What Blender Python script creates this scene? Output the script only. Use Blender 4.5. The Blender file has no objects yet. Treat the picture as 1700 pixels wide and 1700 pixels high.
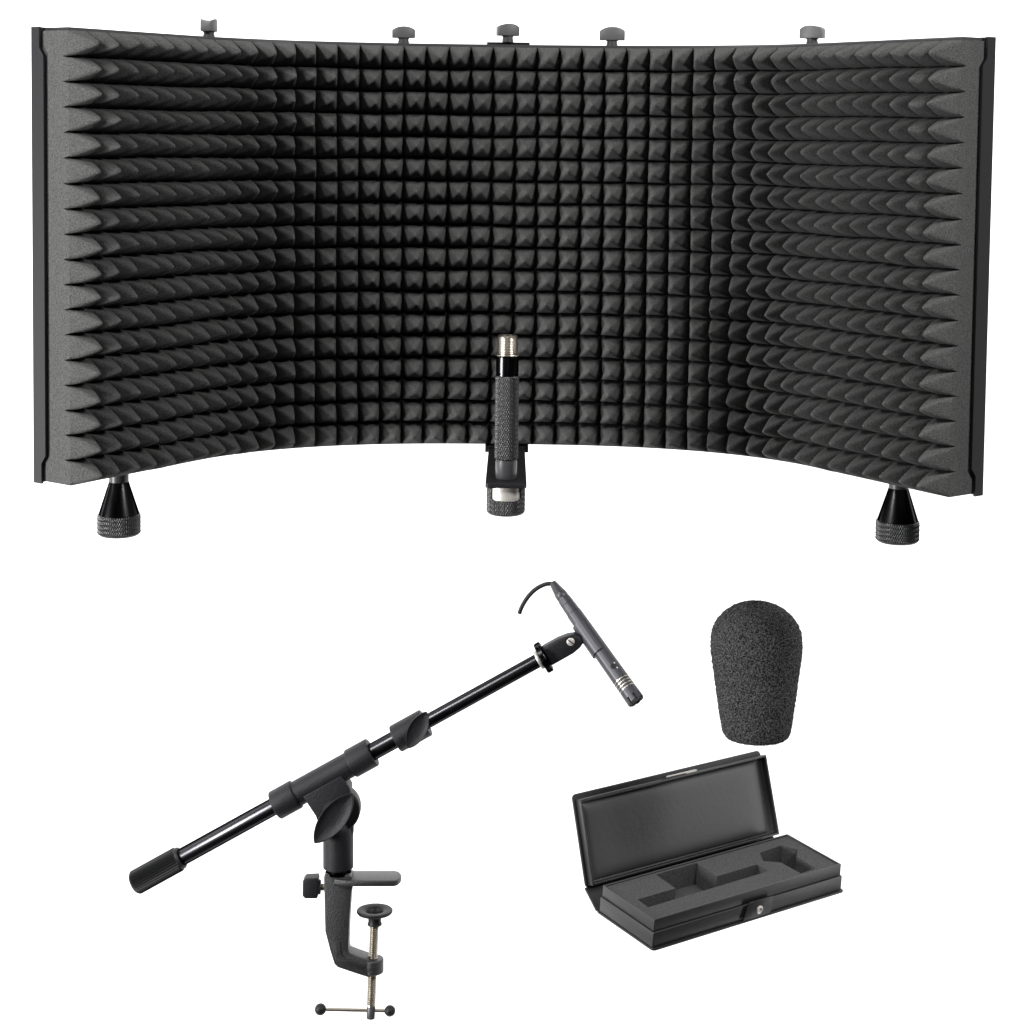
import bpy, bmesh, math, random
from mathutils import Vector, Matrix, noise
from mathutils.geometry import tessellate_polygon
random.seed(7)
PI = math.pi
U = 0.0005                      # one modelling unit = half a millimetre
SC = bpy.context.scene
COL = SC.collection

# ------------------------------------------------------------------ camera
cam = bpy.data.objects.new('camera', bpy.data.cameras.new('camera'))
COL.objects.link(cam)
cam.location = (0, -3000 * U, 1290 * U)
cam.rotation_euler = (PI / 2, 0, 0)
cam.data.sensor_width = 36
cam.data.lens = 36 * 3000 / 1700
cam.data.shift_y = -(850 - 410) / 1700
cam.data.clip_end = 50
SC.camera = cam

# ------------------------------------------------------------------ world, lamps, exposure
world = bpy.data.worlds.new('World'); SC.world = world; world.use_nodes = True
bg = world.node_tree.nodes['Background']
bg.inputs['Color'].default_value = (1, 1, 1, 1)
bg.inputs['Strength'].default_value = 0.01

def area(name, loc, target, sx, sy, power):
    l = bpy.data.lights.new(name, 'AREA'); l.shape = 'RECTANGLE'
    l.size = sx; l.size_y = sy; l.energy = power
    o = bpy.data.objects.new(name, l); COL.objects.link(o)
    o.location = loc
    o.rotation_euler = (Vector(target) - Vector(loc)).to_track_quat('-Z', 'Y').to_euler()
    return o

area('key_softbox', (-1.02, -0.98, 1.30), (-0.1, 0, 0.5), 0.3, 0.3, 22)
area('key_softbox', (1.02, -0.98, 1.30), (0.1, 0, 0.5), 0.3, 0.3, 23)
area('top_softbox', (0.0, -1.3, 1.9), (0, 0, 0.5), 1.0, 0.3, 6)
area('strip_softbox', (-1.5, -0.9, 0.25), (0.1, 0, 0.15), 0.2, 0.5, 48)
area('front_softbox', (0.1, -2.6, 0.50), (0, 0, 0.45), 0.4, 0.2, 1.0)
area('backdrop_lamp', (0, 0.10, 1.45), (0, 0.55, 0.70), 2.2, 0.2, 9)
area('backdrop_lamp', (0, 0.10, -0.60), (0, 0.55, 0.15), 2.2, 0.2, 9)
area('backdrop_lamp', (-1.0, 0.10, 0.42), (-0.2, 0.55, 0.42), 0.2, 1.4, 6)
area('backdrop_lamp', (1.0, 0.10, 0.42), (0.2, 0.55, 0.42), 0.2, 1.4, 6)

SC.view_settings.view_transform = 'Standard'
SC.view_settings.look = 'None'
SC.view_settings.exposure = 0
SC.view_settings.gamma = 1
SC.view_settings.use_curve_mapping = False
SC.cycles.use_denoising = True
SC.cycles.max_bounces = 6

# ------------------------------------------------------------------ materials
def mat(name, col, rough=0.5, metal=0.0, spec=0.5, speck=None, bump=None, coat=0.0, sheen=0.0, edge=None):
    """speck = (size, contrast): fine albedo grain;  bump = (size, height): fine relief."""
    m = bpy.data.materials.new(name); m.use_nodes = True
    nt = m.node_tree; b = nt.nodes['Principled BSDF']
    b.inputs['Base Color'].default_value = (*col, 1)
    b.inputs['Roughness'].default_value = rough
    b.inputs['Metallic'].default_value = metal
    b.inputs['Specular IOR Level'].default_value = spec
    b.inputs['Coat Weight'].default_value = coat
    b.inputs['Sheen Weight'].default_value = sheen
    if edge is not None: b.inputs['Specular Tint'].default_value = (edge, edge, edge, 1)
    tc = nt.nodes.new('ShaderNodeTexCoord')
    def noise_node(size, detail=2):
        n = nt.nodes.new('ShaderNodeTexNoise')
        n.inputs['Scale'].default_value = 1 / (size * U)
        n.inputs['Detail'].default_value = detail
        n.inputs['Roughness'].default_value = 0.6
        nt.links.new(tc.outputs['Object'], n.inputs['Vector'])
        return n
    if speck:
        n = noise_node(speck[0])
        r = nt.nodes.new('ShaderNodeMapRange')
        w_ = 0.2 if speck[1] <= 1 else 0.13
        r.inputs['From Min'].default_value = 0.5 - w_; r.inputs['From Max'].default_value = 0.5 + w_
        r.inputs['To Min'].default_value = max(0.12, 1 - speck[1]); r.inputs['To Max'].default_value = 1 + speck[1]
        nt.links.new(n.outputs['Fac'], r.inputs['Value'])
        mx = nt.nodes.new('ShaderNodeVectorMath'); mx.operation = 'SCALE'
        mx.inputs[0].default_value = col
        nt.links.new(r.outputs['Result'], mx.inputs['Scale'])
        nt.links.new(mx.outputs['Vector'], b.inputs['Base Color'])
    if bump:
        n = noise_node(bump[0], 3)
        bp = nt.nodes.new('ShaderNodeBump')
        bp.inputs['Strength'].default_value = 1.0
        bp.inputs['Distance'].default_value = bump[1] * U
        nt.links.new(n.outputs['Fac'], bp.inputs['Height'])
        nt.links.new(bp.outputs['Normal'], b.inputs['Normal'])
    return m

M_FOAM = mat('charcoal_foam', (0.061, 0.061, 0.060), 1.0, spec=0.05, speck=(2.0, 0.42), bump=(2.0, 1.2))
M_PLATE = mat('black_sheet_metal', (0.007, 0.007, 0.008), 0.5, spec=0.2, bump=(3, 0.15))
M_BRACKET = mat('matt_black_steel', (0.007, 0.007, 0.008), 0.5, spec=0.25, bump=(4, 0.2))
M_SCREW = mat('grey_plastic', (0.075, 0.075, 0.077), 0.5, spec=0.3, bump=(4, 0.15))
M_GLOSS = mat('gloss_black', (0.045, 0.045, 0.047), 0.2, metal=1.0, edge=0.05)
M_KNURL = mat('knurled_black', (0.015, 0.015, 0.016), 0.36, spec=0.5)
M_GREY = mat('dark_grey_anodised', (0.035, 0.035, 0.037), 0.4, spec=0.35)
M_NICKEL = mat('nickel', (0.36, 0.33, 0.28), 0.32, metal=1.0)
M_BRUSHED = mat('brushed_nickel', (0.45, 0.43, 0.40), 0.5, metal=0.6, speck=(8, 0.08))
M_TEXT = mat('textured_black_plastic', (0.0065, 0.0065, 0.008), 0.5, spec=0.22, speck=(2.5, 0.4), bump=(2.2, 0.7))
M_CAST = mat('grainy_cast_metal', (0.011, 0.011, 0.012), 0.40, spec=0.5, speck=(2.5, 0.6), bump=(2.4, 1.3))
M_TUBE = mat('black_enamel_tube', (0.045, 0.045, 0.048), 0.30, metal=1.0, edge=0.0)
M_RUBBER = mat('black_rubber', (0.007, 0.007, 0.0075), 0.5, spec=0.22, bump=(4, 0.2))
M_MIC = mat('mic_body_grey', (0.028, 0.028, 0.033), 0.42, spec=0.45, metal=0.2, bump=(2, 0.1))
M_SPONGE = mat('windscreen_sponge', (0.033, 0.033, 0.033), 1.0, spec=0.05, speck=(2.4, 1.5), bump=(2.4, 3.0))
M_LEATHER = mat('black_leatherette', (0.010, 0.010, 0.0105), 0.40, spec=0.4, bump=(3, 0.25))
M_COVER = mat('black_cover_board', (0.009, 0.009, 0.010), 0.45, spec=0.3, bump=(3, 0.2))
M_PAD = mat('padded_lining', (0.037, 0.037, 0.037), 0.45, spec=0.35, bump=(10, 0.3))
M_INSERT = mat('case_foam', (0.050, 0.050, 0.050), 1.0, spec=0.05, speck=(2.2, 0.4), bump=(2.2, 1.0))
M_WALL = mat('white_backdrop_paper', (0.86, 0.86, 0.86), 0.9, spec=0.1)

# ------------------------------------------------------------------ mesh helpers (units: U)
def finish(name, bm, m, parent=None, angle=40, smooth=True):
    bmesh.ops.remove_doubles(bm, verts=bm.verts, dist=1e-4)
    bmesh.ops.recalc_face_normals(bm, faces=bm.faces)
    for v in bm.verts: v.co *= U
    me = bpy.data.meshes.new(name); bm.to_mesh(me); bm.free()
    me.materials.append(m)
    if smooth:
        me.shade_smooth(); me.set_sharp_from_angle(angle=math.radians(angle))
    o = bpy.data.objects.new(name, me); COL.objects.link(o)
    if parent: o.parent = parent
    return o

def thing(name, label, cat, loc=(0, 0, 0)):
    o = bpy.data.objects.new(name, None); COL.objects.link(o)
    o.empty_display_size = 0.02
    o.location = Vector(loc) * U
    o['label'] = label; o['category'] = cat
    return o

def tag(o, label, cat):
    o['label'] = label; o['category'] = cat

def frame(d, up=None):
    d = Vector(d).normalized()
    up = Vector(up) if up is not None else (Vector((0, 0, 1)) if abs(d.z) < 0.9 else Vector((0, -1, 0)))
    a = (up - d * up.dot(d)).normalized()
    return d, a, d.cross(a)

def lathe(bm, p0, d, prof, seg=48, disp=None, up=None, arc=None, cap=True):
    """Turn prof [(t, r), ...] about the axis p0 + t*d."""
    d, a, b = frame(d, up); p0 = Vector(p0)
    full = arc is None
    n = seg if full else seg + 1
    rings = []
    for (t, r) in prof:
        ring = []
        for i in range(n):
            f = i / seg
            ang = 2 * PI * f if full else arc[0] + (arc[1] - arc[0]) * f
            rr = r + (disp(f, t) if disp else 0)
            ring.append(bm.verts.new(p0 + d * t + (a * math.cos(ang) + b * math.sin(ang)) * rr))
        rings.append(ring)
    for j in range(len(rings) - 1):
        for i in range(seg):
            k = (i + 1) % n
            try: bm.faces.new((rings[j][i], rings[j][k], rings[j + 1][k], rings[j + 1][i]))
            except ValueError: pass
    if cap and full:
        for ring in (rings[0], rings[-1]):
            try: bm.faces.new(ring)
            except ValueError: pass
    return rings

def rounded(t0, t1, r, e):
    """Profile of a cylinder with edges rounded by e."""
    out = []
    for k in range(5):
        q = k / 4 * PI / 2
        out.append((t0 + e * (1 - math.sin(q)), r - e * (1 - math.cos(PI / 2 - q)) if False else r - e + e * math.cos(PI / 2 - q)))
    out = [(t0 + e - e * math.cos(k / 4 * PI / 2), r - e + e * math.sin(k / 4 * PI / 2)) for k in range(5)]
    out += [(t1 - e + e * math.sin(k / 4 * PI / 2), r - e + e * math.cos(k / 4 * PI / 2)) for k in range(5)]
    return out

def bevel(bm, off, seg=2, ang=30):
    es = [e for e in bm.edges if len(e.link_faces) == 2 and e.calc_face_angle(0) > math.radians(ang)]
    if es and off > 0:
        bmesh.ops.bevel(bm, geom=es, offset=off, segments=seg, affect='EDGES', profile=0.5, clamp_overlap=True)

def add(bm, other):
    me = bpy.data.meshes.new('tmp'); other.to_mesh(me); other.free()
    bm.from_mesh(me); bpy.data.meshes.remove(me)

def box(x0, x1, y0, y1, z0, z1, bev=0, seg=2):
    b = bmesh.new()
    v = [b.verts.new(p) for p in ((x0, y0, z0), (x1, y0, z0), (x1, y1, z0), (x0, y1, z0), (x0, y0, z1), (x1, y0, z1), (x1, y1, z1), (x0, y1, z1))]
    for f in ((0, 3, 2, 1), (4, 5, 6, 7), (0, 1, 5, 4), (1, 2, 6, 5), (2, 3, 7, 6), (3, 0, 4, 7)):
        b.faces.new([v[i] for i in f])
    bevel(b, bev, seg)
    return b

def prism(pts, h0, h1, bev=0, seg=2, axes=None, ang=30):
    """Outline pts [(p, q)] extruded h0..h1 along the third axis. axes=(P, Q, H) vectors."""
    P, Q, H = axes or (Vector((1, 0, 0)), Vector((0, 0, 1)), Vector((0, 1, 0)))
    P, Q, H = Vector(P), Vector(Q), Vector(H)
    b = bmesh.new()
    lo = [b.verts.new(P * p + Q * q + H * h0) for p, q in pts]
    hi = [b.verts.new(P * p + Q * q + H * h1) for p, q in pts]
    n = len(pts)
    b.faces.new(lo); b.faces.new(hi)
    for i in range(n): b.faces.new((lo[i], lo[(i + 1) % n], hi[(i + 1) % n], hi[i]))
    bmesh.ops.recalc_face_normals(b, faces=b.faces)
    bevel(b, bev, seg, ang)
    return b

def move(b, M):
    for v in b.verts: v.co = M @ v.co
    return b

def knurl(n, pitch, amp):
    """Diamond knurl: n cells round the turn, pitch along the axis."""
    def f(u, t):
        a = abs(((u * n + t / pitch) % 1) * 2 - 1); c = abs(((u * n - t / pitch) % 1) * 2 - 1)
        return amp * (min(a, c) * 2 - 0.5)
    return f

def steps(t0, t1, r, n, e=1.0):
    return [(t0, r - e)] + [(t0 + e + (t1 - t0 - 2 * e) * k / n, r) for k in range(n + 1)] + [(t1, r - e)]

def tube(bm, pts, r, seg=14):
    rings = []
    prev = None
    for i, p in enumerate(pts):
        d = (Vector(pts[min(i + 1, len(pts) - 1)]) - Vector(pts[max(i - 1, 0)])).normalized()
        _, a, b = frame(d, prev if prev else (0, 1, 0)); prev = a
        rings.append([bm.verts.new(Vector(p) + (a * math.cos(2 * PI * k / seg) + b * math.sin(2 * PI * k / seg)) * r) for k in range(seg)])
    for j in range(len(rings) - 1):
        for k in range(seg):
            bm.faces.new((rings[j][k], rings[j][(k + 1) % seg], rings[j + 1][(k + 1) % seg], rings[j + 1][k]))
    bm.faces.new(rings[0]); bm.faces.new(rings[-1])

def thread(t0, t1, r, pitch, amp=0.9):
    out = []; t = t0
    while t < t1 - 1e-6:
        out += [(t, r - amp), (t + pitch * 0.35, r), (t + pitch * 0.65, r)]; t += pitch
    out.append((t1, r - amp))
    return out

def leaf(L, W, depth, dish, n=20):
    """Leaf-shaped thumb lever, long axis Z, facing -Y, slightly dished, rim round the edge."""
    b = bmesh.new()
    def outline(k):
        s = []
        for i in range(2 * n):
            t = i / n
            if t < 1: z = -math.cos(PI * t); side = 1
            else: z = math.cos(PI * (t - 1)) * 1.0; side = -1
            w = (1 - abs(z) ** 2.0) ** 0.8 * 0.94 + 0.06 * (1 - abs(z) ** 8)
            s.append((side * w * W / 2 * k, z * L / 2 * (k if k > 0 else 0)))
        return s
    rings = []
    for k, y in ((0.80, depth), (0.97, depth * 0.55), (1.0, 1.2), (0.985, 0.2), (0.95, 0.0), (0.91, 0.5), (0.75, dish * 0.55), (0.5, dish * 0.85), (0.22, dish)):
        rings.append([b.verts.new((x, y, z)) for x, z in outline(k)])
    m = len(rings[0])
    for j in range(len(rings) - 1):
        for i in range(m):
            vs = (rings[j][i], rings[j][(i + 1) % m], rings[j + 1][(i + 1) % m], rings[j + 1][i])
            try: b.faces.new(vs)
            except ValueError: pass
    for r in (rings[0], rings[-1]):
        b.faces.new(r)
    return b

# ------------------------------------------------------------------ backdrop
b = bmesh.new()
vs = [b.verts.new(p) for p in ((-6000, 1100, -4000), (6000, 1100, -4000), (6000, 1100, 5000), (-6000, 1100, 5000))]
b.faces.new(vs)
wall = finish('backdrop', b, M_WALL, smooth=False)
wall['kind'] = 'structure'

# ================================================================== acoustic shield
shield = thing('acoustic_shield', 'wide curved charcoal foam acoustic shield with black metal back and two feet', 'acoustic shield', (-5, 0, 1289.5))
shield.rotation_euler = (math.radians(3.7), math.radians(0.65), 0)
LL, LR = -798.0, 813.0            # ends of the foam along the curve
THW, LB = math.radians(55), 540.0
H2 = 330.0

PROF = [(0.0, 0.0)]
for k in range(int(LB)):
    t_ = THW * ((k + 0.5) / LB) ** 1.7
    PROF.append((PROF[-1][0] + math.cos(t_), PROF[-1][1] + math.sin(t_)))

def curve(l):
    """Valley line of the foam: (x, depth towards the viewer, angle). The bend tightens towards straight wings."""
    s = 1 if l >= 0 else -1; a = abs(l)
    if a < LB:
        k = int(a); f = a - k
        x = PROF[k][0] + (PROF[k + 1][0] - PROF[k][0]) * f; d = PROF[k][1] + (PROF[k + 1][1] - PROF[k][1]) * f
        th = THW * (a / LB) ** 1.7
    else:
        th = THW
        x = PROF[-1][0] + (a - LB) * math.cos(th); d = PROF[-1][1] + (a - LB) * math.sin(th)
    return s * x, d, s * th

def S(l, n, z):
    x, d, th = curve(l)
    return Vector((x - n * math.sin(th), -d - n * math.cos(th), z))

def TB(l):                          # foam base thickness
    return 60.5 - 3.5 * l / 820

# foam sheet: 43 x 18 pyramids, one mesh
NC, NR, SUB = 44, 18, 12
HT = 48.0
tips = {}
for i in range(NC):
    for j in range(NR):
        tips[i, j] = (random.uniform(-.1, .1), random.uniform(-.1, .1), random.uniform(.94, 1.03))
b = bmesh.new()
NU, NV = NC * SUB, NR * SUB
grid = []
for iu in range(NU + 1):
    col = []
    ci = min(iu // SUB, NC - 1); u = (iu - ci * SUB) / SUB * 2 - 1
    for iv in range(NV + 1):
        cj = min(iv // SUB, NR - 1); v = (iv - cj * SUB) / SUB * 2 - 1
        ox, oz, hk = tips[ci, cj]
        uu = (u - ox) / (1 - ox if u > ox else 1 + ox)
        vv = (v - oz) / (1 - oz if v > oz else 1 + oz)
        m = (abs(uu) ** 12 + abs(vv) ** 12) ** (1 / 12)
        m = min(m, 1.0)
        hgt = (1 - ((m * m + 0.010) ** 0.54 - 0.010 ** 0.54) / (1.010 ** 0.54 - 0.010 ** 0.54)) * HT * hk
        gu = 0 if (ci == 0 and u < 0) or (ci == NC - 1 and u > 0) else max(0, (abs(u) - .78) / .22)
        if (cj == 0 and v < 0) or (cj == NR - 1 and v > 0): gu *= min(1, (1 - abs(v)) / .5)
        gv = 0 if (cj == 0 and v < 0) or (cj == NR - 1 and v > 0) else max(0, (abs(v) - .78) / .22)
        hgt -= 13 * max(gu, gv) ** 1.6
        l = LL + (iu / NU) * (LR - LL); z = -H2 + (iv / NV) * 2 * H2
        if 0 < iu < NU and 0 < iv < NV:
            l += 2.2 * noise.noise(Vector((l * .012, z * .012, 3.1)))
            z += 2.2 * noise.noise(Vector((l * .012, z * .012, 9.7)))
        col.append(b.verts.new(S(l, hgt, z)))
    grid.append(col)
for iu in range(NU):
    for iv in range(NV):
        b.faces.new((grid[iu][iv], grid[iu + 1][iv], grid[iu + 1][iv + 1], grid[iu][iv + 1]))
back = [[None, None] for _ in range(NU + 1)]
for iu in range(NU + 1):
    l = LL + (iu / NU) * (LR - LL)
    for k, z in ((0, -H2), (1, H2)):
        back[iu][k] = b.verts.new(S(l, -TB(l), z))
for iu in range(NU):
    b.faces.new((back[iu][0], back[iu][1], back[iu + 1][1], back[iu + 1][0]))
    for k, iv in ((0, 0), (1, NV)):
        b.faces.new((grid[iu][iv], grid[iu + 1][iv], back[iu + 1][k], back[iu][k]))
for iu, l, e in ((0, LL, -0.03), (NU, LR, 0.03)):            # flat cut ends, kept apart so the cut edge stays crisp
    rim = [b.verts.new(v.co + (S(l + e, 0, 0) - S(l, 0, 0))) for v in grid[iu]]
    mid = [b.verts.new(S(l + e, -16, -H2 + 2 * H2 * iv / NV)) for iv in range(NV + 1)]
    for iv in range(NV): b.faces.new((rim[iv], rim[iv + 1], mid[iv + 1], mid[iv]))
    ends = [b.verts.new(S(l + e, -TB(l), z)) for z in (-H2, H2)]
    b.faces.new(mid + [ends[1], ends[0]])
foam = finish('foam_panel', b, M_FOAM, shield, angle=60)

# metal back: sheet, top lip, end flanges notched at the corners
def strip(bm, ls, sec):
    """Sweep the closed section sec(l) -> [(n, z)] along the curve."""
    rings = [[bm.verts.new(S(l, n, z)) for n, z in sec(l)] for l in ls]
    k = len(rings[0])
    for a_, c_ in zip(rings, rings[1:]):
        for i in range(k): bm.faces.new((a_[i], a_[(i + 1) % k], c_[(i + 1) % k], c_[i]))
    bm.faces.new(rings[0]); bm.faces.new(rings[-1])
ls = [LL - 2 + (LR - LL + 4) * k / 120 for k in range(121)]
b = bmesh.new()
strip(b, ls, lambda l: [(-TB(l) - 9, -H2 - 3), (-TB(l) - 1, -H2 - 3), (-TB(l) - 1, H2 + 6), (-TB(l) - 9, H2 + 6)])
plate = finish('back_plate', b, M_PLATE, shield)
b = bmesh.new()
strip(b, ls[1:-1], lambda l: [(-TB(l) - 0.5, H2 + 0.6), (-14, H2 + 0.6), (-14, H2 + 5.4), (-TB(l) - 0.5, H2 + 5.4)])
finish('top_lip', b, M_GREY, shield)
for s in (-1, 1):
    le = LL if s < 0 else LR
    tb = TB(le); w = 17
    c = 8
    zz = H2 + 6
    out = [(-tb - 9, -zz + 3), (-tb + c, -zz + 3), (-tb + c, -zz + 33), (-tb + w, -zz + 45), (-tb + w, zz - 42), (-tb + c, zz - 30), (-tb + c, zz), (-tb - 9, zz)]
    b = bmesh.new()
    rings = [[b.verts.new(S(le + s * e, n, z)) for n, z in out] for e in (2.5, 6.5)]
    k = len(out)
    b.faces.new(rings[0]); b.faces.new(rings[1])
    for i in range(k): b.faces.new((rings[0][i], rings[0][(i + 1) % k], rings[1][(i + 1) % k], rings[1][i]))
    bevel(b, 1.2, 2)
    finish('end_flange', b, M_PLATE, shield)

# thumbscrews
def thumb_knob(w, h, d):
    """Wing-like knob: domed seen from the front, saddle-topped seen from the end."""
    b = bmesh.new(); n, k = 14, 10
    rows = []
    for i in range(n + 1):
        q = -1 + 2 * i / n; x = q * w / 2
        hw = d / 2 * math.sqrt(max(0.0, 1 - 0.55 * q * q))
        sec = []
        for j in range(k + 1):
            p = -1 + 2 * j / k
            top = h * (1 - 0.28 * abs(q) ** 2.4) - 2.5 * (1 - p * p)
            sec.append((x, p * hw, top))
        sec = [(x, -hw, 0.6)] + sec + [(x, hw, 0.6)]
        rows.append([b.verts.new(p) for p in sec])
    m = len(rows[0])
    for r0, r1 in zip(rows, rows[1:]):
        for j in range(m): b.faces.new((r0[j], r0[(j + 1) % m], r1[(j + 1) % m], r1[j]))
    b.faces.new(rows[0]); b.faces.new(rows[-1])
    bmesh.ops.recalc_face_normals(b, faces=b.faces)
    bevel(b, 1.6, 2, 50)
    return b

for l, w, h, rot, dz in ((-474, 37, 21, 82, 0), (-173, 38, 20, 8, 0), (-6, 37, 21, 14, 6), (162, 42, 23, 0, 0), (474, 38, 21, -30, 0)):
    z0 = H2 + 5.4 + dz
    root = S(l, -TB(l) + 4, 0)
    b = bmesh.new(); lathe(b, (root.x, root.y, z0), (0, 0, 1), [(0, 9.5), (5, 9.5), (5.5, 8.8), (9, 8.8), (9.5, 10), (11, 10)], 24)
    st = finish('thumbscrew', b, M_GREY, shield)
    k = thumb_knob(w, h, 24)
    move(k, Matrix.Translation((root.x, root.y, z0 + 10)) @ Matrix.Rotation(math.radians(rot), 4, 'Z'))
    finish('knob', k, M_SCREW, st)

# feet
for s in (-1, 1):
    l = -659 if s < 0 else 675
    nk = 19 if s < 0 else 12
    p = S(l, -TB(l) + 14, -H2 - 2)
    b = bmesh.new(); lathe(b, p, (0, 0, -1), [(-6, 15), (nk, 15), (nk + .3, 14)], 36)
    ft = finish('foot', b, M_GREY, shield)
    b = bmesh.new(); lathe(b, p + Vector((0, 0, -nk)), (0, 0, -1), [(0, 13.5), (0.6, 15.2), (48, 30.5), (50, 31)], 56)
    finish('cone', b, M_GLOSS, ft)
    b = bmesh.new()
    kn = knurl(60, 7.0, 0.75)
    prof = [(0, 29), (1, 32)] + [(1.2 + 28 * k / 44, 32.2) for k in range(45)] + [(31, 31.4), (33, 29), (33.6, 26)]
    lathe(b, p + Vector((0, 0, -nk - 49.5)), (0, 0, -1), prof, 300, disp=lambda f, t: kn(f, t) if 1.1 < t < 29.5 else 0)
    finish('knurled_pad', b, M_KNURL, ft, angle=25)

# centre bracket: long flat arm under the foam, mount post and adapter knob
zb = -H2 - 4
b = prism([(-35, 95), (35, 95), (35, 60), (30, 40), (31, -310), (27, -314), (-27, -314), (-31, -310), (-30, 40), (-35, 60)],
          zb - 8, zb, 1.0, 2, axes=((1, 0, 0), (0, 1, 0), (0, 0, 1)), ang=50)
arm = finish('mount_bracket', b, M_BRACKET, shield)
b = box(-41, 31, 60, 98, H2 + 5.6, H2 + 11.5, 1.5)
add(b, box(-36, 36, 88, 96, -H2 - 11, H2 + 5.5, 1))
finish('rear_bracket', b, M_BRACKET, shield)
b = box(-36, 36, -12, 60, zb - 7.5, zb + 3.4, 1.5)
finish('clamp_lip', b, M_BRACKET, arm)

py = -280
pz0 = zb
b = bmesh.new(); lathe(b, (0, py, pz0), (0, 0, 1), [(0, 14.5), (2, 16), (28, 16.4), (28.6, 15.6), (30, 15.6), (31, 17)], 48)
post = finish('mount_post', b, M_GREY, shield)
kn = knurl(34, 7.0, 0.6)
b = bmesh.new()
prof = [(31, 15.5), (32, 17.2)] + [(32.4 + 124 * k / 190, 17.4) for k in range(191)] + [(157.5, 16.8), (158, 15)]
lathe(b, (0, py, pz0), (0, 0, 1), prof, 238, disp=lambda f, t: kn(f, t) if 32.2 < t < 157 and (int(f * 8) % 2 == 0 or True) else 0)
finish('knurled_grip', b, M_KNURL, post, angle=25)
b = bmesh.new(); lathe(b, (0, py, pz0 + 157.6), (0, 0, 1), [(0, 15.8), (1, 17.2), (3, 17.2), (3.6, 16.4), (5, 16.4), (5.6, 17.2), (29, 17.0), (31, 15)], 48)
finish('collar', b, M_GLOSS, post)
b = bmesh.new(); lathe(b, (0, py, pz0 + 188.6), (0, 0, 1), [(0, 17.6), (1, 18.0), (2, 17.6), (2.2, 15)] + [(t + 3, r) for t, r in thread(0, 24, 15.4, 2.4, 0.5)] + [(28.5, 15.2), (30.2, 14), (30.4, 10.5), (24, 10)], 48)
finish('threaded_tip', b, M_NICKEL, post)

# adapter knob below the arm: knurled cup with a window on a bright insert
b = bmesh.new(); kn = knurl(50, 7.0, 0.75)
SEGK, T = 260, [1.0] + [1.2 + 40 * k / 62 for k in range(63)] + [42.5, 44.5, 45.5]
R_ = lambda t: 28.6 if t < 42 else (28.0 if t < 43 else (26.5 if t < 45 else 23.5))
V = []
for t in T:
    V.append([])
    for i in range(SEGK):
        f = i / SEGK; a = 2 * PI * f
        rr = R_(t) + (kn(f, t) if 1.1 < t < 42 else 0)
        V[-1].append(b.verts.new((rr * math.sin(a), py - rr * math.cos(a), zb - 8 - t)))
def window(i, t):
    a = 2 * PI * (i + .5) / SEGK
    a = a - 2 * PI if a > PI else a
    x = abs(28.6 * math.sin(a))
    return abs(a) < PI / 2 and t < 21 and x < 22.5 and not (x > 17.5 and t > 16 and (x - 17.5) ** 2 + (t - 16) ** 2 > 25)
for j in range(len(T) - 1):
    for i in range(SEGK):
        if window(i, (T[j] + T[j + 1]) / 2): continue
        b.faces.new((V[j][i], V[j][(i + 1) % SEGK], V[j + 1][(i + 1) % SEGK], V[j + 1][i]))
b.faces.new(V[-1])
knob = finish('adapter_knob', b, M_KNURL, shield, angle=25)
b = bmesh.new(); lathe(b, (0, py, zb - 8.5), (0, 0, -1), [(0, 26.6), (26, 26.6), (26.5, 24)], 64)
finish('metal_insert', b, M_BRUSHED, knob)

# ================================================================== boom stand
def pt(px, py_, y=0):                  # stand drawing (x to the right, y down) -> metres/U in the stand's own plane
    return Vector((px - 850, y, 1700 - py_))
ORG = pt(615, 1690)
stand = thing('boom_stand', 'black desk boom arm on a screw clamp with a ribbed grip at its low end', 'microphone stand', ORG)
def L(px, py_, y=0): return pt(px, py_, y) - ORG
B = Vector((0.8755, 0, 0.4832)); Q = Vector((-0.4832, 0, 0.8755)); Yv = Vector((0, 1, 0))
G = L(302.4, 1422.6)

b = bmesh.new(); lathe(b, G, B, [(-6, 13.6), (-5, 14.4), (405, 14.4), (406, 13)], 48)
boom = finish('boom_tube', b, M_TUBE, stand)
b = bmesh.new(); lathe(b, G, B, [(400, 11.6), (680, 11.6)], 48)
finish('extension_tube', b, M_TUBE, stand)
b = bmesh.new()
rib = lambda f, t: (1.5 * (abs(((f * 30) % 1) * 2 - 1) * 2 - 1)) if -90 < t < -7 else 0
lathe(b, G, B, [(-93, 13), (-92.2, 16), (-90.5, 18), (-88, 18.8), (-86, 19), (-8, 19), (-6, 18.6), (-2.5, 18.4), (-1, 17.6), (-0.5, 15), (-4, 14.5)], 240, disp=rib)
finish('end_grip', b, M_RUBBER, stand, angle=20)
# sleeve with its two collars
b = bmesh.new(); lathe(b, G, B, [(214, 21.2), (322, 21.2)], 56)
sleeve = finish('sleeve', b, M_TEXT, stand)
for t0, t1 in ((176, 217), (319, 361)):
    b = bmesh.new(); lathe(b, G, B, [(t0 + 1.5, 15)] + rounded(t0, t1, 24.4, 2.5) + [(t1 - 1.5, 15)], 64)
    finish('collar', b, M_TEXT, sleeve)
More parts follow.
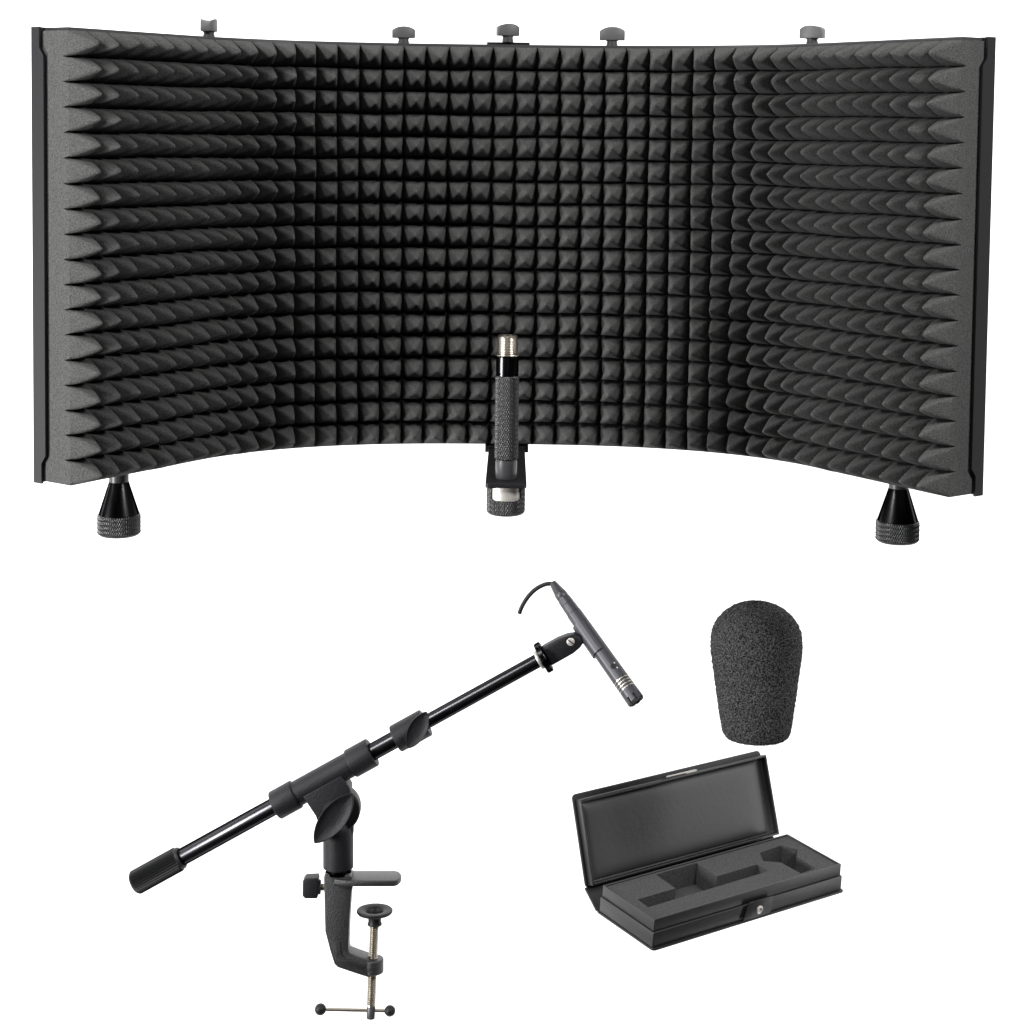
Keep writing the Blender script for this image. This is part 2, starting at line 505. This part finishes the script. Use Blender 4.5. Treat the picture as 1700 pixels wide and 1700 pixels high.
# lock collar with its lever
b = bmesh.new(); lathe(b, G, B, [(406, 15)] + rounded(404.6, 462.4, 23.4, 2.2) + [(461, 12.2)], 64)
lock = finish('lock_collar', b, M_TEXT, stand)
b = bmesh.new(); lathe(b, L(667, 1220.5, -23.0), (0, -1, 0), [(0, 2.8), (0.7, 2.8)], 16)
finish('pin_hole', b, M_BRACKET, lock)
lv = leaf(68, 31, 10, 4)
move(lv, Matrix.Translation(L(694.5, 1203.5, -33)) @ Matrix.Rotation(math.radians(27), 4, 'Y'))
add(lv, (lambda q: (lathe(q, L(693, 1205, -14), (0, -1, 0), [(0, 9), (12, 9)], 20), q)[1])(bmesh.new()))
finish('lock_lever', lv, M_TEXT, lock)

# swivel head
blk = [(504.5, 1316), (567.4, 1281.5), (583.5, 1304), (584, 1338), (560, 1360), (536, 1362), (531, 1356)]
b = prism([(L(x, y).x, L(x, y).z) for x, y in blk], -21, 21, 2.5, 3)
swivel = finish('swivel_head', b, M_TEXT, stand)
b = bmesh.new()
lathe(b, L(561.5, 1341, 15), (0, -1, 0), rounded(0, 30, 37.5, 4), 64)
finish('knuckle_disc', b, M_TEXT, swivel)
b = bmesh.new(); lathe(b, L(560, 1343, -14), (0, -1, 0), [(0, 24), (10, 23), (12, 13), (22, 12)], 40)
finish('pivot_bolt', b, M_BRACKET, swivel)
lv = leaf(103, 42, 17, 6)
move(lv, Matrix.Translation(L(558, 1345, -44)) @ Matrix.Rotation(math.radians(37.5), 4, 'Y'))
finish('swivel_lever', lv, M_TEXT, stand)
# post: socket with forked top
b = bmesh.new()
lathe(b, L(561.6, 1442.5), (0, 0, 1), [(0, 18), (0.5, 21), (3, 25), (10, 25.2), (60, 25.2), (70, 24.4), (79, 20), (84, 12), (85, 2)], 64)
yo = prism([(L(x, y).x, L(x, y).z) for x, y in [(536.6, 1386), (538, 1362), (552, 1352), (574, 1352), (588, 1358), (586.8, 1386)]], -9, 9, 3, 2)
add(b, yo)
post = finish('post', b, M_TEXT, stand)
b = bmesh.new(); lathe(b, L(561.6, 1450), (0, 0, 1), [(0, 21), (3, 21.5), (4, 17), (10, 17)], 48)
finish('neck_ring', b, M_GLOSS, stand)

# clamp frame
body = [(539.3, 1449), (542, 1446.5), (580, 1446.5), (585, 1450), (587, 1467), (584.6, 1475), (581.5, 1520), (579.7, 1568), (581, 1575.5), (592, 1580), (610, 1586.5),
        (616, 1588), (618, 1615), (612, 1616), (590, 1609), (562.4, 1599.6), (556.6, 1594), (550, 1573), (544, 1550), (541.5, 1540)]
b = prism([(L(x, y).x, L(x, y).z) for x, y in body], -17, 17, 5.5, 3, ang=25)
plate_o = [(556, -18), (580, -25), (655, -25), (661, -21), (665.5, -9), (666.5, 0), (665.5, 9), (661, 21), (655, 25), (580, 25), (556, 18)]
add(b, prism([(L(x, 0).x, y) for x, y in plate_o], L(0, 1463.5).z, L(0, 1453.5).z, 2.2, 2, axes=((1, 0, 0), (0, 1, 0), (0, 0, 1)), ang=50))
lathe(b, L(618.5, 1614), (0, 0, 1), rounded(0, 24, 18.5, 2.5), 40)
clampf = finish('clamp_frame', b, M_CAST, stand)
rp = prism([(L(x, y).x, L(x, y).z) for x, y in [(549.5, 1553), (566, 1557), (569, 1577), (574, 1584), (606, 1596), (605, 1604), (566, 1594), (558, 1586)]], -18.4, -15, 1.0, 2)
finish('stiffening_rib', rp, M_CAST, clampf)
# clamp screw with pad and T-bar
sd = (L(622.3, 1520) - L(615, 1690)).normalized()
s0 = L(615, 1690)
b = bmesh.new(); lathe(b, s0, sd, [(0, 5.5), (1, 6.6), (22, 6.8)] + thread(23, 158, 7.7, 3.6, 1.5), 32)
screw = finish('clamp_screw', b, M_NICKEL, stand)
b = bmesh.new(); lathe(b, L(622, 1535.5), (0, 0, 1), [(0, 11.5), (1, 12.2), (3, 11.8), (6, 10.6), (14, 11), (16, 14), (18.5, 24), (20, 28.5), (22.2, 30), (24.2, 30), (25.6, 28.8), (25.8, 25), (24.5, 17), (22, 14), (15, 12), (14, 0.5)], 64)
finish('pressure_pad', b, M_RUBBER, screw)
b = bmesh.new(); lathe(b, L(615.3, 1690.6), sd, [(0, 6.4), (0.6, 7.0), (20, 7.2), (21, 6.4)], 28)
finish('screw_end', b, M_GREY, screw)
e0, e1 = L(532, 1675.6), L(647.3, 1678.2)
b = bmesh.new(); tube(b, [e0, e0.lerp(e1, .5), e1], 3.0, 16)
bar = finish('turning_bar', b, M_NICKEL, screw)
for e, r in ((e0, 9.6), (e1, 9.2)):
    b = bmesh.new(); bmesh.ops.create_uvsphere(b, u_segments=32, v_segments=20, radius=r)
    move(b, Matrix.Translation(e))
    finish('ball_end', b, M_RUBBER, screw)
# side thumbscrew
b = bmesh.new(); lathe(b, L(526, 1472.8), (1, 0, 0), thread(0, 18, 6.0, 2.6, .7), 24)
bolt = finish('side_screw', b, M_NICKEL, stand)
kb = prism([(L(x, y).x, L(x, y).z) for x, y in [(504, 1458), (508, 1454.5), (528.5, 1453.5), (529.5, 1457), (529, 1485), (527, 1487.5), (508, 1487.5), (503.5, 1483)]], -13, 13, 4, 3)
lathe(kb, L(526, 1472.5), (1, 0, 0), [(0, 12), (5.5, 12), (6.5, 11)], 28)
finish('knob', kb, M_TEXT, bolt)
# thread ring, flange nut and microphone clip at the upper end
b = bmesh.new(); lathe(b, G, B, [(674, 12), (674.3, 15.5), (676, 16.2), (679, 16.2), (680.5, 15)], 48)
finish('thread_ring', b, M_BRUSHED, stand)
b = bmesh.new()
lathe(b, G, B, [(680, 18), (680.6, 25.6), (682, 26.6), (689, 26.6), (690.5, 25.6), (691, 18)], 96,
      disp=lambda f, t: -2.2 if (f * 8) % 1 > 0.72 else 0)
nut = finish('flange_nut', b, M_GLOSS, stand, angle=25)
clip_o = [(690, -16.5), (690, 17), (722, 17), (740, 14.5), (751, 10), (757, 4), (757, -7), (750, -12.5), (733, -16)]
b = prism(clip_o, -14, 14, 5, 3, axes=(B, Q, Yv), ang=25)
move(b, Matrix.Translation(G))
clip = finish('microphone_clip', b, M_TEXT, stand)
sc = G + B * 737 + Q * 4
b = bmesh.new(); lathe(b, sc + Yv * -12, (0, -1, 0), [(0, 10.5), (2.4, 10.5), (2.6, 9.6)], 32)
rec = finish('screw_recess', b, M_BRACKET, clip)
b = bmesh.new(); lathe(b, sc + B * 1.5 + Yv * -14, (0, -1, 0), [(0, 6.6), (1.4, 6.6), (2, 5.8)], 32)
scr = finish('clip_screw', b, M_BRUSHED, clip)
b = box(-6.2, 6.2, -16.5, -15.6, -0.8, 0.8, 0)
move(b, Matrix.Translation(sc + B * 1.5) @ Matrix.Rotation(math.radians(38), 4, 'Y'))
finish('screw_slot', b, M_BRACKET, scr)

# ================================================================== microphone and its cable
MD = Vector((0.535, -0.50, -0.681)).normalized()
MC = pt(979.3, 1055.3)                     # where the clip grips it
T0 = -0.456 * 250                          # start of the plug along the axis
_, ma, mb = frame(MD, -B)
b = bmesh.new()                            # clip jaw
prof = [(-26, 14.0), (-26, 16.8), (34, 17.2), (34, 14.2)]
rg = lathe(b, MC - ORG, MD, prof, 40, up=-B, arc=(math.radians(-112), math.radians(112)))
for i in range(41):
    pass
for i in range(40):
    b.faces.new((rg[0][i], rg[0][i + 1], rg[3][i + 1], rg[3][i]))
for i in (0, 40):
    b.faces.new((rg[0][i], rg[1][i], rg[2][i], rg[3][i]))
finish('clip_jaw', b, M_MIC, clip, angle=30)

mic = thing('microphone', 'slim dark grey pencil microphone held in the clip at the boom tip', 'microphone', MC)
def F(f): return T0 + f * 250
b = bmesh.new()
lathe(b, (0, 0, 0), MD, [(F(.262), 11), (F(.266), 13.0), (F(.355), 13.2), (F(.357), 12.5), (F(.362), 12.5), (F(.364), 13.3), (F(.80), 14.2)], 48)
mbody = finish('body', b, M_MIC, mic)
b = bmesh.new()
prof = [(F(.80), 14.2), (F(.815), 14.3)]
for k in range(4):
    f0 = .822 + k * .022
    prof += [(F(f0), 14.3), (F(f0 + .001), 12.8), (F(f0 + .009), 12.8), (F(f0 + .010), 14.3)]
prof += [(F(.915), 14.4)]
lathe(b, (0, 0, 0), MD, prof, 48)
cap = finish('vented_ring', b, M_MIC, mic)
b = bmesh.new()
for k in range(4):
    f0 = .822 + k * .022
    lathe(b, (0, 0, 0), MD, [(F(f0 + .0015), 13.5), (F(f0 + .0085), 13.5)], 48, cap=False)
finish('slot_mesh', b, M_NICKEL, cap)
b = bmesh.new()
lathe(b, (0, 0, 0), MD, [(F(.914), 12.5), (F(.916), 14.6), (F(.955), 14.7), (F(.956), 14.7), (F(.992), 14.8), (F(1.0), 13.8), (F(1.0), 9.6), (F(.985), 9.0), (F(.985), 0.5)], 96,
      disp=lambda f, t: -3.4 if t > F(.9555) and t < F(1.01) and (f * 8) % 1 > 0.72 else 0)
finish('capsule_cap', b, M_MIC, mic, angle=25)
b = bmesh.new(); lathe(b, MD * F(.986), MD, [(0, 8.6), (1.2, 8.2), (2, 5), (2.4, 0.5)], 32)
finish('grille_disc', b, M_GREY, cap)
swp = MD * F(.735) + (Vector((0.1, -1, 0.25)) - MD * Vector((0.1, -1, .25)).dot(MD)).normalized() * 13.7
wd = (swp - MD * swp.dot(MD)).normalized()
b = bmesh.new(); lathe(b, swp, wd, [(0, 4.2), (0.9, 4.2), (1, 3.6)], 24)
sw = finish('slide_switch', b, M_BRACKET, mic)
side = MD.cross(wd)
b = bmesh.new()
for du, dt in ((5.5, -4), (4.5, 5.5)):
    q = swp - wd * .4 - side * du + MD * dt
    q = MD * q.dot(MD) + (q - MD * q.dot(MD)).normalized() * 13.5
    lathe(b, q, wd, [(0, 1.5), (0.7, 1.4), (0.9, .4)], 12)
finish('switch_mark', b, M_BRUSHED, sw)

cable = thing('microphone_cable', 'short curved black cable with a plug in the rear end of the pencil microphone', 'cable', MC)
b = bmesh.new()
lathe(b, (0, 0, 0), MD, [(F(.0), 4.5), (F(.004), 6), (F(.09), 9.8), (F(.095), 10.4), (F(.13), 10.6), (F(.132), 10.2), (F(.14), 10.2), (F(.142), 11.2), (F(.19), 11.8), (F(.192), 11.3), (F(.2), 11.3), (F(.202), 12.0), (F(.262), 12.2), (F(.264), 11)], 40)
finish('plug', b, M_MIC, cable)
p0 = MD * F(.01)
cp = [(915, 966), (904, 967), (893, 971.5), (883, 978.5), (874, 988), (866.5, 999), (861, 1010), (858, 1019)]
pts = []
st = pt(915, 966)
for k, (x, y) in enumerate(cp):
    q = pt(x, y) - st
    pts.append(p0 + Vector((q.x, -0.6 * q.x * 0 + 2 * k, q.z)))
# smooth the control points
fine = []
for i in range(len(pts) - 1):
    a_, b_, c_, d_ = pts[max(i - 1, 0)], pts[i], pts[i + 1], pts[min(i + 2, len(pts) - 1)]
    for s in range(6):
        t = s / 6
        fine.append(0.5 * ((2 * b_) + (c_ - a_) * t + (2 * a_ - 5 * b_ + 4 * c_ - d_) * t * t + (3 * b_ - a_ - 3 * c_ + d_) * t ** 3))
fine.append(pts[-1])
b = bmesh.new(); tube(b, [p0 + MD * 6] + fine, 3.7, 16)
finish('cord', b, M_RUBBER, cable)

# ================================================================== foam windscreen
prof = [(0, 2), (0, 30), (0.5, 46), (3, 52), (8, 55), (20, 57.5), (37, 60), (53, 62.3), (70, 65), (86, 67), (103, 69.2), (119, 71.5), (136, 74), (152, 75.4),
        (168, 75.4), (178, 74), (189, 70), (200, 63), (209, 54), (217, 43.5), (223, 31), (227, 17), (228, 3)]
# resample finely along the outline
dense = []
for (t0, r0), (t1, r1) in zip(prof, prof[1:]):
    n = max(1, int(math.hypot(t1 - t0, r1 - r0) / 1.7))
    dense += [(t0 + (t1 - t0) * k / n, r0 + (r1 - r0) * k / n) for k in range(n)]
dense.append(prof[-1])
for _ in range(30):
    dense = [dense[0]] + [((a[0] + 2 * c[0] + e[0]) / 4, (a[1] + 2 * c[1] + e[1]) / 4) for a, c, e in zip(dense, dense[1:], dense[2:])] + [dense[-1]]
b = bmesh.new()
lathe(b, (0, 0, 0), (0, 0, 1), dense, 260)
for v in b.verts:
    n = v.co.copy(); n.z = (v.co.z - 110) * 0.4
    if n.length > 1e-6: n.normalize()
    q = noise.noise(v.co * 0.5) * 1.6 + random.uniform(-1.1, 1.1)
    v.co += n * q
wind = finish('foam_windscreen', b, M_SPONGE, None, angle=80)
wind.location = pt(1255.6, 1227) * U
tag(wind, 'bulb shaped charcoal sponge windscreen with a rounded top, above the open case', 'windscreen')

# ================================================================== open case
RC = Matrix(((0.8156, -0.5751, 0.0632), (0.5784, 0.8078, -0.1134), (0.0142, 0.1291, 0.9915))).to_4x4()
case = thing('microphone_case', 'open black hinged case with a padded lid and cut foam insert', 'case')
case.matrix_world = Matrix.Translation(Vector((233.78, 0, 1290 - 1157.56)) * U) @ RC
W, D = 436, 139.5
def rrect(x0, x1, y0, y1, r, n=5):
    out = []
    for cx, cy, a0 in ((x1 - r, y0 + r, -PI / 2), (x1 - r, y1 - r, 0), (x0 + r, y1 - r, PI / 2), (x0 + r, y0 + r, PI)):
        out += [(cx + r * math.cos(a0 + PI / 2 * k / n), cy + r * math.sin(a0 + PI / 2 * k / n)) for k in range(n + 1)]
    return out
b = prism(rrect(-4, W + 8, -6, D + 10, 7), -9.8, -5.5, 1.5, 2, axes=((1, 0, 0), (0, 1, 0), (0, 0, 1)), ang=50)
finish('bottom_cover', b, M_COVER, case)
def wall_ring(x0, x1, y0, y1, z0, z1, t, bev):
    b = bmesh.new()
    o_, i_ = [(x0, y0), (x1, y0), (x1, y1), (x0, y1)], [(x0 + t, y0 + t), (x1 - t, y0 + t), (x1 - t, y1 - t), (x0 + t, y1 - t)]
    ro = [[b.verts.new((x, y, z)) for x, y in o_] for z in (z0, z1)]
    ri = [[b.verts.new((x, y, z)) for x, y in i_] for z in (z0, z1)]
    for k in range(4):
        n = (k + 1) % 4
        b.faces.new((ro[0][k], ro[0][n], ro[1][n], ro[1][k])); b.faces.new((ri[0][n], ri[0][k], ri[1][k], ri[1][n]))
        b.faces.new((ro[1][k], ro[1][n], ri[1][n], ri[1][k])); b.faces.new((ro[0][n], ro[0][k], ri[0][k], ri[0][n]))
    bmesh.ops.recalc_face_normals(b, faces=b.faces)
    bevel(b, bev, 3, 60)
    return b
base = finish('base_box', wall_ring(-2.5, W + 2.5, -2.5, D + 2, -5.4, 21.5, 5, 1.8), M_LEATHER, case)
b = wall_ring(0, W, 0, D, 21.6, 43, 3.4, 1.4)
tray = finish('tray', b, M_LEATHER, case)
outer = [(3.3, 3.3), (W - 3.3, 3.3), (W - 3.3, D - 3.3), (3.3, D - 3.3)]
K = lambda lp: [(x * 436 / 422, y * 0.983) for x, y in lp]
hA = K([(21, 44), (292, 47), (291.5, 77), (198, 76), (201, 134), (108, 133), (105.5, 75.5), (23, 75)])
hB = K([(327, 110), (381, 115), (398, 87), (375.5, 66), (373.5, 14), (336, 12), (334, 63), (310, 82)])
zt = 40.0
b = bmesh.new()
loops = [[Vector((x, y, zt)) for x, y in lp] for lp in (outer, hA, hB)]
flat = [b.verts.new(p) for lp in loops for p in lp]
for t in tessellate_polygon(loops): b.faces.new([flat[i] for i in t])
for lp in (hA, hB):
    up_ = [b.verts.new((x, y, zt)) for x, y in lp]; dn = [b.verts.new((x, y, zt - 40)) for x, y in lp]
    for k in range(len(lp)): b.faces.new((up_[k], up_[(k + 1) % len(lp)], dn[(k + 1) % len(lp)], dn[k]))
    for t in tessellate_polygon([[Vector((x, y, zt - 40)) for x, y in lp]]): b.faces.new([dn[i] for i in t])
finish('foam_insert', b, M_INSERT, case, smooth=False)
# spine and lid
la = 1.205
ld, ln = Vector((0, math.cos(la), math.sin(la))), Vector((0, -math.sin(la), math.cos(la)))
lb = Vector((0, D + 29.8, 27.0))
AX = (Vector((1, 0, 0)), ld, ln)
def lidbox(x0, x1, p0, p1, n0, n1, bev, seg=2):
    q = box(x0, x1, p0, p1, n0, n1, bev, seg)
    for v in q.verts: v.co = lb + AX[0] * v.co.x + ld * v.co.y + ln * v.co.z
    return q
v0 = Vector((0, D + 9, -7.5)); v1 = lb + ld * -3 + ln * -17
nn = (v1 - v0).normalized(); pp = Vector((0, nn.z, -nn.y)) * 1.8
sp = bmesh.new()
for x in (-3, W + 7):
    pass
ra = [sp.verts.new(Vector((-3, 0, 0)) + p) for p in (v0 - pp, v0 + pp, v1 + pp, v1 - pp)]
rb = [sp.verts.new(Vector((W + 7, 0, 0)) + p) for p in (v0 - pp, v0 + pp, v1 + pp, v1 - pp)]
sp.faces.new(ra); sp.faces.new(rb)
for k in range(4): sp.faces.new((ra[k], ra[(k + 1) % 4], rb[(k + 1) % 4], rb[k]))
finish('spine', sp, M_COVER, case)
cv = prism(rrect(-2, W + 10, -4, 155, 8), -19, -14.4, 1.8, 2, axes=((1, 0, 0), (0, 1, 0), (0, 0, 1)), ang=50)
for v in cv.verts: v.co = lb + AX[0] * v.co.x + ld * v.co.y + ln * v.co.z
lid = finish('lid', cv, M_COVER, case)
b = bmesh.new()
X0, X1, P0, P1 = 3, W + 11, 0, 146
o_, i_ = [(X0, P0), (X1, P0), (X1, P1), (X0, P1)], [(X0 + 4, P0 + 4), (X1 - 4, P0 + 4), (X1 - 4, P1 - 4), (X0 + 4, P1 - 4)]
mk = lambda pts, n: [b.verts.new(lb + AX[0] * x + ld * p + ln * n) for x, p in pts]
ob, ot, it, ib = mk(o_, -14.3), mk(o_, 0), mk(i_, 0), mk(i_, -11)
for k in range(4):
    n = (k + 1) % 4
    for r0, r1 in ((ob, ot), (ot, it), (it, ib)): b.faces.new((r0[k], r0[n], r1[n], r1[k]))
b.faces.new(ib); b.faces.new(ob)
bmesh.ops.recalc_face_normals(b, faces=b.faces)
bevel(b, 1.2, 2, 60)
finish('lid_frame', b, M_LEATHER, lid)
# padded lining: pillow
b = bmesh.new(); nx, ny = 40, 20; g = []
for i in range(nx + 1):
    g.append([])
    for j in range(ny + 1):
        u, v = -math.cos(PI * i / nx), -math.cos(PI * j / ny)
        x = X0 + 7 + (X1 - 20 - X0 - 7) * (u + 1) / 2; p = P0 + 7 + (P1 - P0 - 14) * (v + 1) / 2
        e = (1 - abs(u) ** 14) * (1 - abs(v) ** 8)
        g[-1].append(b.verts.new(lb + AX[0] * x + ld * p + ln * (-10.8 + 9.2 * max(0, e) ** 0.5)))
for i in range(nx):
    for j in range(ny): b.faces.new((g[i][j], g[i + 1][j], g[i + 1][j + 1], g[i][j + 1]))
finish('padded_lining', b, M_PAD, lid, angle=70)
finish('clasp_plate', lidbox(209, 277, 146.2, 149, -11, -4, 0.8), M_BRUSHED, lid)
finish('clasp_flap', lidbox(192, 248, 146.1, 147.6, -3.8, -1, 0.5), M_BRACKET, lid)
# front tab with press stud
b = prism([(196, -4), (260, -4), (264, 24.5), (262, 26), (209, 26), (207, 24.5)], -7.5, -4.6, 0.8, 2)
tabp = finish('closing_tab', b, M_LEATHER, case)
b = bmesh.new(); lathe(b, (232.5, -7.4, 8.5), (0, -1, 0), [(0, 7.4), (1.6, 7.2), (2.6, 5.8), (2.2, 3.9), (0.5, 3.0), (0.4, .3)], 32)
finish('press_stud', b, M_BRUSHED, tabp)
